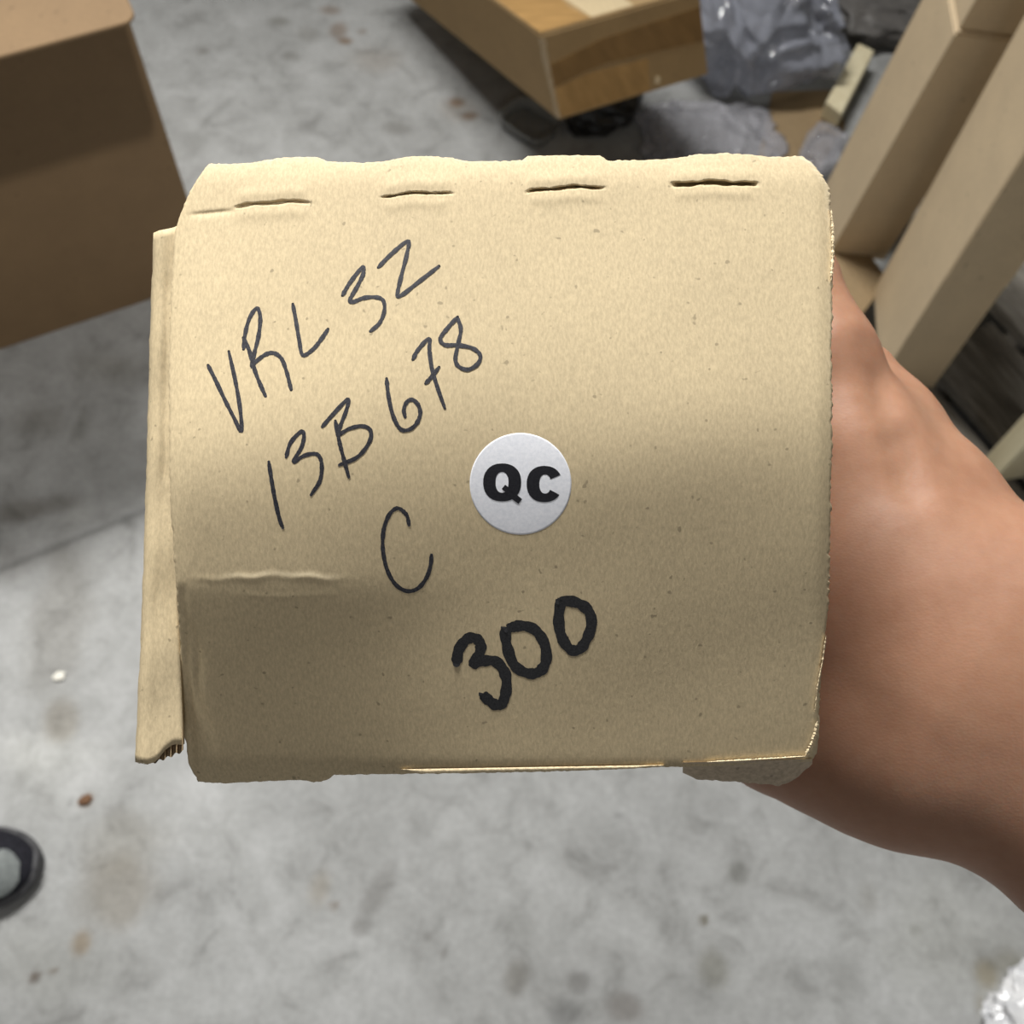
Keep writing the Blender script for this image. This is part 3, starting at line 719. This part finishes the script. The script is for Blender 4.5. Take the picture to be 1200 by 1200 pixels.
    for i in range(nn): bm.faces.new((A[i][0], A[i + 1][0], A[i + 1][1], A[i][1]))
    bm_obj('flutes', bm, K_FLUTE, root, True)
    # pale torn liner along the bottom edge
    bm = bmesh.new(); rows = []
    for i in range(160):
        t = i / 159; xx = 470 + 308 * t; yy = 901.5 - 5.0 * t; h_ = (5.5 - 2.2 * t) * min(1, t * 12, (1 - t) * 8) + random.uniform(-.6, .6)
        zz = float(zface(xx, yy)) + 0.0004
        rows.append([bm.verts.new(bl(xx, yy, zz)), bm.verts.new(bl(xx, yy + h_ * .5, zz + 0.00025)), bm.verts.new(bl(xx, yy + max(.4, h_), zz - 0.0003)), bm.verts.new(bl(xx, yy + max(.4, h_), zz - 0.0014))])
    for a_, b_ in zip(rows, rows[1:]):
        for j in range(3): bm.faces.new((a_[j], b_[j], b_[j + 1], a_[j + 1]))
    bm_obj('torn_edge', bm, K_TORN, root, True)
    # soiled tab folded under at the lower right
    bm = bmesh.new(); rows = []
    for i in range(40):
        t = i / 39; xx = 800 + 152 * t; yt_ = 893.5 - 4 * t; yb_ = np.interp(t, [0, .1, .5, .75, .88, 1], [906, 913, 917, 921, 912, 895]) + random.uniform(-.8, .8)
        z0 = float(zface(xx, yt_)) + 0.0005
        rows.append([bm.verts.new(bl(xx, yt_ + (yb_ - yt_) * s, z0 - 0.0042 * s ** 0.8)) for s in (0, .12, .35, .7, 1)] + [bm.verts.new(bl(xx, yb_ - 1, z0 - 0.008))])
    for a_, b_ in zip(rows, rows[1:]):
        for j in range(5): bm.faces.new((a_[j], b_[j], b_[j + 1], a_[j + 1]))
    bm_obj('folded_tab', bm, K_DUST, root, True)
    # pale torn fibres along the tab fold and the worn lower right corner
    def fuzz(name, path, wid):
        c_ = curve_at(path, 70); bm = bmesh.new(); A = []
        for i, (xx, yy) in enumerate(c_):
            tn = c_[min(69, i + 1)] - c_[max(0, i - 1)]; tn = tn / np.linalg.norm(tn); nr = np.array([-tn[1], tn[0]])
            w_ = wid * random.uniform(.35, 1) * min(1, 8 * i / 69 + .2, 8 * (69 - i) / 69 + .2)
            a_ = (xx, yy) - nr * w_; b_ = (xx, yy) + nr * w_; zz = float(zface(xx, yy)) + 0.0007
            A.append((bm.verts.new(bl(a_[0], a_[1], zz - .0004)), bm.verts.new(bl(np.float64(xx), np.float64(yy), zz + random.uniform(0, .0003))), bm.verts.new(bl(b_[0], b_[1], zz - .0004))))
        for a_, b_ in zip(A, A[1:]):
            for j in (0, 1): bm.faces.new((a_[j], a_[j + 1], b_[j + 1], b_[j]))
        bm_obj(name, bm, K_TORN, root, True)
    fuzz('torn_fibres', [(828, 893), (870, 891), (920, 888), (946, 886)], 1.6)
    fuzz('torn_fibres', [(944, 886), (950, 874), (956, 858), (958, 845)], 3.4)
    fuzz('torn_fibres', [(955, 835), (958, 805), (964, 775), (968, 745)], 1.2)
    fuzz('torn_fibres', [(974, 245), (976, 270), (976, 300), (974, 330)], 2.2)
    # --- ink
    def smooth_path(pts, sub=7):
        p = np.array(pts, float); p = np.vstack([2 * p[0] - p[1], p, 2 * p[-1] - p[-2]]); out = []
        for i in range(1, len(p) - 2):
            for k in range(sub):
                t = k / sub
                out.append(0.5 * ((2 * p[i]) + (-p[i - 1] + p[i + 1]) * t + (2 * p[i - 1] - 5 * p[i] + 4 * p[i + 1] - p[i + 2]) * t * t + (-p[i - 1] + 3 * p[i] - 3 * p[i + 1] + p[i + 2]) * t ** 3))
        out.append(p[-2]); return np.array(out)
    def ink_obj(name, strokes, width, mat, lift, jit, label=None):
        bm = bmesh.new()
        for si, st in enumerate(strokes):
            c_ = smooth_path(st); n_ = len(c_); A = []; lf = lift + 0.00001 * si
            for i in range(n_):
                tn = c_[min(n_ - 1, i + 1)] - c_[max(0, i - 1)]; tn = tn / (np.linalg.norm(tn) + 1e-9); nr = np.array([-tn[1], tn[0]])
                e_ = min(i, n_ - 1 - i); w_ = width * (0.5 + 0.04 * math.sin(i * .9) + random.uniform(-jit, jit)) * (1 if e_ > 1 else (0.65 if e_ == 0 else 0.92))
                row = []
                for s in (-1, -.33, .33, 1):
                    q_ = c_[i] + nr * w_ * s
                    row.append(bm.verts.new(bl(q_[0], q_[1], float(zface(q_[0], q_[1])) + lf + (0.00001 if abs(s) < 1 else 0))))
                A.append(row)
            for a_, b_ in zip(A, A[1:]):
                for j in range(3): bm.faces.new((a_[j], a_[j + 1], b_[j + 1], b_[j]))
            for end, dr in ((0, -1), (n_ - 1, 1)):          # round ends
                c0 = c_[end]; tn = c_[end] - c_[end - dr]; tn = tn / np.linalg.norm(tn); nr = np.array([-tn[1], tn[0]])
                fan = [bm.verts.new(bl(*(c0 + (tn * math.sin(a) + nr * math.cos(a)) * width * .36), float(zface(*c0)) + lf)) for a in np.linspace(0, math.pi, 7)]
                bm.faces.new(fan)
        o = bm_obj(name, bm, mat, fp)
        if label: o['label'] = label
    def A_(pts): return [(150 + X / 2.6667, 170 + Y / 2.6667) for X, Y in pts]
    def B_2(pts): return [(420 + X / 3, 480 + Y / 3) for X, Y in pts]
    ink_obj('handwriting', [
        A_([(250, 688), (275, 738), (302, 795), (330, 850), (354, 894), (351, 830), (337, 745), (315, 645)]),
        A_([(360, 602), (378, 640), (395, 700), (412, 745), (430, 785)]),
        A_([(361, 638), (366, 590), (380, 540), (402, 510), (413, 535), (409, 590), (396, 645), (386, 690), (400, 676), (430, 654), (456, 650), (480, 668), (496, 710), (505, 745), (510, 765)]),
        A_([(515, 497), (524, 545), (535, 610), (546, 656), (578, 638), (604, 606), (625, 575)]),
        A_([(670, 470), (692, 432), (732, 382), (735, 402), (716, 442), (694, 482), (703, 490), (735, 478), (772, 475), (797, 485), (801, 518), (786, 556), (757, 582)]),
        A_([(782, 382), (820, 343), (874, 300), (872, 338), (855, 405), (842, 466), (856, 468), (905, 430), (972, 378)])], 4.8, INK_PEN, 0.00005, .06, 'thin pen writing VRL 32')
    ink_obj('handwriting', [
        A_([(440, 990), (449, 1050), (462, 1120), (474, 1170), (484, 1196)]),
        A_([(494, 975), (508, 930), (540, 896), (550, 908), (543, 942), (526, 972), (518, 990), (552, 970), (590, 966), (605, 995), (600, 1048), (572, 1093)]),
        A_([(648, 862), (660, 925), (674, 980), (690, 1038)]),
        A_([(607, 880), (640, 842), (686, 795), (683, 826), (664, 876), (656, 905), (692, 886), (730, 878), (755, 888), (759, 914), (742, 948), (712, 978), (660, 1000)]),
        A_([(808, 730), (814, 785), (828, 845), (850, 886), (876, 890), (900, 872), (913, 842), (908, 814), (890, 796), (872, 802), (862, 826), (866, 850)]),
        A_([(890, 670), (906, 640), (940, 605), (942, 642), (950, 700), (968, 760), (990, 822)]),
        A_([(930, 745), (950, 722), (972, 694)]),
        A_([(1030, 537), (1000, 570), (976, 604), (990, 624), (1030, 625), (1075, 634), (1100, 655), (1094, 682), (1064, 701), (1034, 692), (1023, 668), (1032, 620), (1040, 575), (1030, 540)])], 4.8, INK_PEN, 0.00005, .06, 'thin pen writing 13B678')
    ink_obj('handwriting', [B_2([(178, 406), (170, 372), (140, 347), (110, 367), (89, 422), (86, 490), (100, 560), (130, 614), (170, 638), (210, 628), (240, 590), (254, 545), (257, 510)])], 4.8, INK_PEN, 0.00005, .06, 'thin pen letter C')
    ink_obj('marker_number', [
        B_2([(345, 892), (354, 842), (384, 806), (414, 806), (430, 828), (424, 862), (404, 892), (436, 884), (482, 886), (513, 922), (521, 972), (508, 1028), (484, 1038), (456, 1020), (436, 1000)]),
        B_2([(514, 768), (524, 838), (551, 902), (600, 928), (640, 918), (660, 880), (654, 822), (620, 774), (572, 760), (522, 770)]),
        B_2([(712, 668), (704, 740), (716, 802), (747, 844), (780, 840), (806, 800), (820, 750), (806, 704), (762, 677), (706, 672)])], 12.8, INK_MARK, 0.00005, .03, 'thick black marker number 300')
    # --- sticker
    cx, cy, rr = 610.0, 567.0, 59.5
    bm = bmesh.new(); rings = []
    for ri, lf in ((0, .00005), (0.25, .00005), (0.5, .00005), (0.75, .00005), (0.97, .00005), (1.0, .00004), (1.002, .0000)):
        ring = []
        for k_ in range(96):
            a = 2 * math.pi * k_ / 96; xx, yy = cx + rr * ri * math.cos(a), cy + rr * ri * math.sin(a)
            ring.append((xx, yy, lf))
        rings.append(ring)
    cv = bm.verts.new(bl(cx, cy, float(zface(cx, cy)) + .00005)); R_v = [[bm.verts.new(bl(p[0], p[1], float(zface(p[0], p[1])) + p[2])) for p in rg] for rg in rings[1:]]
    for k_ in range(96):
        bm.faces.new((cv, R_v[0][k_], R_v[0][(k_ + 1) % 96]))
        for A, B in zip(R_v, R_v[1:]): bm.faces.new((A[k_], B[k_], B[(k_ + 1) % 96], A[(k_ + 1) % 96]))
    stk = bm_obj('sticker', bm, STICK, root, True); stk['label'] = 'round white sticker printed QC'
    def strip(name, outer, inner, extra=None, closed=True):
        bm = bmesh.new(); lf = .00009
        mk = lambda p, l_=lf: bm.verts.new(bl(p[0], p[1], float(zface(p[0], p[1])) + l_))
        O = [mk(p) for p in outer]; I = [mk(p) for p in inner]; n_ = len(O)
        for i in range(n_ if closed else n_ - 1): bm.faces.new((O[i], O[(i + 1) % n_], I[(i + 1) % n_], I[i]))
        if extra: bm.faces.new([mk(p, lf + .00003) for p in extra])
        bm_obj(name, bm, INK_PRINT, stk)
    def sup(cx_, cy_, a_, b_, t, e=2.25): return (cx_ + a_ * math.copysign(abs(math.cos(t)) ** (2 / e), math.cos(t)), cy_ + b_ * math.copysign(abs(math.sin(t)) ** (2 / e), math.sin(t)))
    tt = np.linspace(0, 2 * math.pi, 48, endpoint=False)
    strip('printed_letter', [sup(588.5, 565.3, 22.3, 22.2, t) for t in tt], [sup(588.3, 565.3, 7.6, 12.2, t) for t in tt], [(588, 573), (592, 568), (600, 574.5), (606, 580), (612, 585), (607.5, 590.5), (600, 585), (594, 578)])
    a0 = math.radians(34); ta = np.linspace(a0, 2 * math.pi - math.radians(27), 44)
    strip('printed_letter', [sup(638, 567.2, 20.8, 21.2, t) for t in ta], [sup(638.8, 567.2, 6.8, 11.2, t) for t in ta], None, False)
build_held()

# ------------------------------------------------------------------ arm and hand
def surface_nets(S, org, h):
    """closed quad surface where the sampled field S changes sign"""
    nx, ny, nz = S.shape
    ins = S < 0
    c = np.zeros((nx - 1, ny - 1, nz - 1), np.int8)
    for dx in (0, 1):
        for dy in (0, 1):
            for dz in (0, 1): c += ins[dx:nx - 1 + dx, dy:ny - 1 + dy, dz:nz - 1 + dz]
    act = (c > 0) & (c < 8); ci = np.argwhere(act)
    vid = -np.ones(act.shape, np.int64); vid[act] = np.arange(len(ci))
    acc = np.zeros((len(ci), 3)); cnt = np.zeros(len(ci))
    off = [(a, b, d) for a in (0, 1) for b in (0, 1) for d in (0, 1)]
    for p in off:
        for ax in range(3):
            if p[ax] == 0:
                q = list(p); q[ax] = 1
                a = S[ci[:, 0] + p[0], ci[:, 1] + p[1], ci[:, 2] + p[2]]; b = S[ci[:, 0] + q[0], ci[:, 1] + q[1], ci[:, 2] + q[2]]
                mk = (a < 0) != (b < 0); t = np.where(mk, a / np.where(mk, a - b, 1), 0)
                pos = np.array(p, float)[None].repeat(len(ci), 0); pos[:, ax] += t
                acc[mk] += pos[mk]; cnt[mk] += 1
    V = org + h * (ci + acc / cnt[:, None])
    Q = []
    for ax in range(3):
        a1, a2 = (ax + 1) % 3, (ax + 2) % 3
        sl0 = [slice(None)] * 3; sl1 = [slice(None)] * 3; sl0[ax] = slice(0, -1); sl1[ax] = slice(1, None)
        A, B = ins[tuple(sl0)], ins[tuple(sl1)]
        for flip in (0, 1):
            e = np.argwhere((A & ~B) if flip == 0 else (~A & B))
            e = e[(e[:, a1] > 0) & (e[:, a2] > 0) & (e[:, a1] < S.shape[a1] - 1) & (e[:, a2] < S.shape[a2] - 1)]
            def g(d1, d2):
                k = e.copy(); k[:, a1] -= d1; k[:, a2] -= d2; return vid[k[:, 0], k[:, 1], k[:, 2]]
            q = np.stack([g(1, 1), g(0, 1), g(0, 0), g(1, 0)], -1)
            Q.append(q if flip == 0 else q[:, ::-1])
    return V, np.concatenate(Q)

def build_arm():
    def pt(x, y, d): return np.array([(x - 600) / F * d, -(y - 600) / F * d, D0 - d])
    lo = np.array([-0.035, -0.25, -0.185]); hi = np.array([0.36, 0.122, 0.035]); h = 0.0018
    gx, gy, gz = [np.arange(lo[k], hi[k], h) for k in range(3)]
    shape = (len(gx), len(gy), len(gz))
    S = np.full(shape, 1.0, np.float32)
    def cone(a, b, ra, rb, k=0.008, squash=None):
        """round cone merged into the field with blend radius k; squash = (axis, factor) flattens it"""
        nonlocal S
        pad = max(ra, rb) * (squash[1] if squash else 1.0) + 0.02
        l = np.minimum(a, b) - pad; u_ = np.maximum(a, b) + pad
        sl = []
        for g, l_, m_ in ((gx, l[0], u_[0]), (gy, l[1], u_[1]), (gz, l[2], u_[2])):
            i0 = max(0, int((l_ - g[0]) / h)); i1 = min(len(g), int((m_ - g[0]) / h) + 2)
            if i1 <= i0: return
            sl.append(slice(i0, i1))
        X, Y, Z = np.meshgrid(gx[sl[0]], gy[sl[1]], gz[sl[2]], indexing='ij')
        P = np.stack([X, Y, Z], -1).astype(np.float32)
        ab = b - a; t = np.clip(((P - a) @ ab) / (ab @ ab), 0, 1)
        D = P - a - t[..., None] * ab
        if squash:
            w = squash[0]; c = D @ w; D = D - c[..., None] * w * (1 - 1 / squash[1])
        d = np.linalg.norm(D, axis=-1) - (ra + (rb - ra) * t)
        o = S[sl[0], sl[1], sl[2]]
        hh = np.clip(0.5 + 0.5 * (o - d) / k, 0, 1)
        S[sl[0], sl[1], sl[2]] = o + (d - o) * hh - k * hh * (1 - hh)
    def chain(pts, k=0.008, squash=None):
        for (p, r), (q, s) in zip(pts, pts[1:]): cone(p, q, r, s, k, squash)
    per = unit((0.57, 0.80, 0.0))                 # across the wrist, in the picture plane
    # forearm, wrist, heel of the hand: broad across the picture, thinner in depth
    chain([(pt(2150, 1450, 0.222), 0.033), (pt(1850, 1260, 0.228), 0.034), (pt(1560, 1075, 0.235), 0.030), (pt(1330, 915, 0.240), 0.0250), (pt(1210, 832, 0.246), 0.0235), (pt(1120, 775, 0.252), 0.0255), (pt(1010, 705, 0.262), 0.0275)], 0.012, (per, 1.45))
    # ulnar border and heel under the corner of the box
    chain([(pt(1800, 1270, 0.230), 0.028), (pt(1480, 1070, 0.240), 0.0230), (pt(1250, 925, 0.246), 0.0190), (pt(1140, 890, 0.250), 0.0190), (pt(1050, 881, 0.255), 0.0200), (pt(975, 852, 0.260), 0.0200), (pt(900, 856, 0.264), 0.0145)], 0.010)
    # radial border of the wrist
    chain([(pt(1800, 1200, 0.230), 0.028), (pt(1480, 985, 0.240), 0.0255), (pt(1270, 850, 0.250), 0.022), (pt(1155, 712, 0.258), 0.0185), (pt(1085, 592, 0.268), 0.0172), (pt(1037, 505, 0.278), 0.0138), (pt(1012, 442, 0.284), 0.0095)], 0.007)
    # ball of the thumb and thumb along the side of the box
    chain([(pt(1060, 690, 0.258), 0.024), (pt(1000, 540, 0.264), 0.0175), (pt(962, 425, 0.268), 0.0145)], 0.008)
    chain([(pt(962, 425, 0.268), 0.0145), (pt(930, 328, 0.278), 0.0112), (pt(914, 275, 0.288), 0.0100), (pt(908, 252, 0.293), 0.0084)], 0.004)
    # palm filling between thumb and fingers, against the side of the box
    chain([(pt(985, 620, 0.268), 0.019), (pt(975, 740, 0.270), 0.021), (pt(945, 820, 0.272), 0.018)], 0.010)
    chain([(pt(965, 600, 0.290), 0.016), (pt(945, 740, 0.300), 0.017), (pt(918, 820, 0.305), 0.013)], 0.012)
    # four fingers under the box, the little finger nearest
    yb = bl(0., 893., 0.)[1] + 0.004 - 0.0008
    for (d, r, L) in ((0.262, 0.0078, 0.052), (0.2795, 0.0086, 0.066), (0.298, 0.0089, 0.071), (0.3165, 0.0086, 0.062)):
        z = D0 - d; xk = 0.066
        y = yb - r
        chain([(np.array([xk + 0.012, y + 0.002, z + 0.004]), r * 1.35), (np.array([xk - 0.008, y - 0.0015, z]), r * 1.12), (np.array([xk - 0.008 - L * .42, y - 0.0022, z - 0.002]), r * 1.0), (np.array([xk - 0.008 - L * .74, y - 0.001, z - 0.005]), r * .92), (np.array([xk - 0.008 - L, y + 0.0012, z - 0.008]), r * .74)], 0.003)
    # keep out of the box
    x1 = bl(964., 0., 0.)[0] - 0.002; 
    X, Y, Z = np.meshgrid(gx, gy, gz, indexing='ij', sparse=True)
    inbox = np.maximum(np.maximum(X - x1, yb + 0.0008 - Y), np.maximum(Z + 0.001, -0.166 - Z)) - 0.0006
    S = np.maximum(S, -inbox.astype(np.float32))
    # creases at the root of the thumb
    def groove(pts, wid, dep):
        nonlocal S
        for a, b in zip(pts, pts[1:]):
            l = np.minimum(a, b) - 0.03; u_ = np.maximum(a, b) + 0.03; sl = []
            for g, l_, m_ in ((gx, l[0], u_[0]), (gy, l[1], u_[1])):
                sl.append(slice(max(0, int((l_ - g[0]) / h)), min(len(g), int((m_ - g[0]) / h) + 2)))
            Xs, Ys = np.meshgrid(gx[sl[0]], gy[sl[1]], indexing='ij')
            ab = (b - a)[:2]; t = np.clip(((Xs - a[0]) * ab[0] + (Ys - a[1]) * ab[1]) / (ab @ ab), 0, 1)
            d2 = (Xs - a[0] - t * ab[0]) ** 2 + (Ys - a[1] - t * ab[1]) ** 2
            S[sl[0], sl[1], :] += (dep * np.exp(-d2 / wid ** 2))[..., None].astype(np.float32)
    groove([pt(1024, 400, .25), pt(1036, 450, .25), pt(1034, 480, .25), pt(1044, 520, .25), pt(1050, 575, .25)], 0.0042, 0.0010)
    groove([pt(1062, 510, .25), pt(1058, 545, .25), pt(1068, 575, .25)], 0.0022, 0.0004)
    groove([pt(1032, 520, .25), pt(1042, 560, .25), pt(1052, 590, .25)], 0.0022, 0.0004)
    V, Q = surface_nets(S, lo, h)
    # relax the sampled surface
    e = np.concatenate([Q[:, [0, 1]], Q[:, [1, 2]], Q[:, [2, 3]], Q[:, [3, 0]]])
    for it in range(6):
        acc = np.zeros_like(V); cn = np.zeros(len(V))
        np.add.at(acc, e[:, 0], V[e[:, 1]]); np.add.at(acc, e[:, 1], V[e[:, 0]]); np.add.at(cn, e[:, 0], 1); np.add.at(cn, e[:, 1], 1)
        V = V + (0.5 if it % 2 == 0 else -0.48) * (acc / np.maximum(cn, 1)[:, None] - V)
    root = empty('person', BOXM)
    tag(root, 'bare right hand and forearm gripping the held box from the right', 'person')
    fast_mesh('arm_and_hand', V, Q, SKIN, root, True)
build_arm()
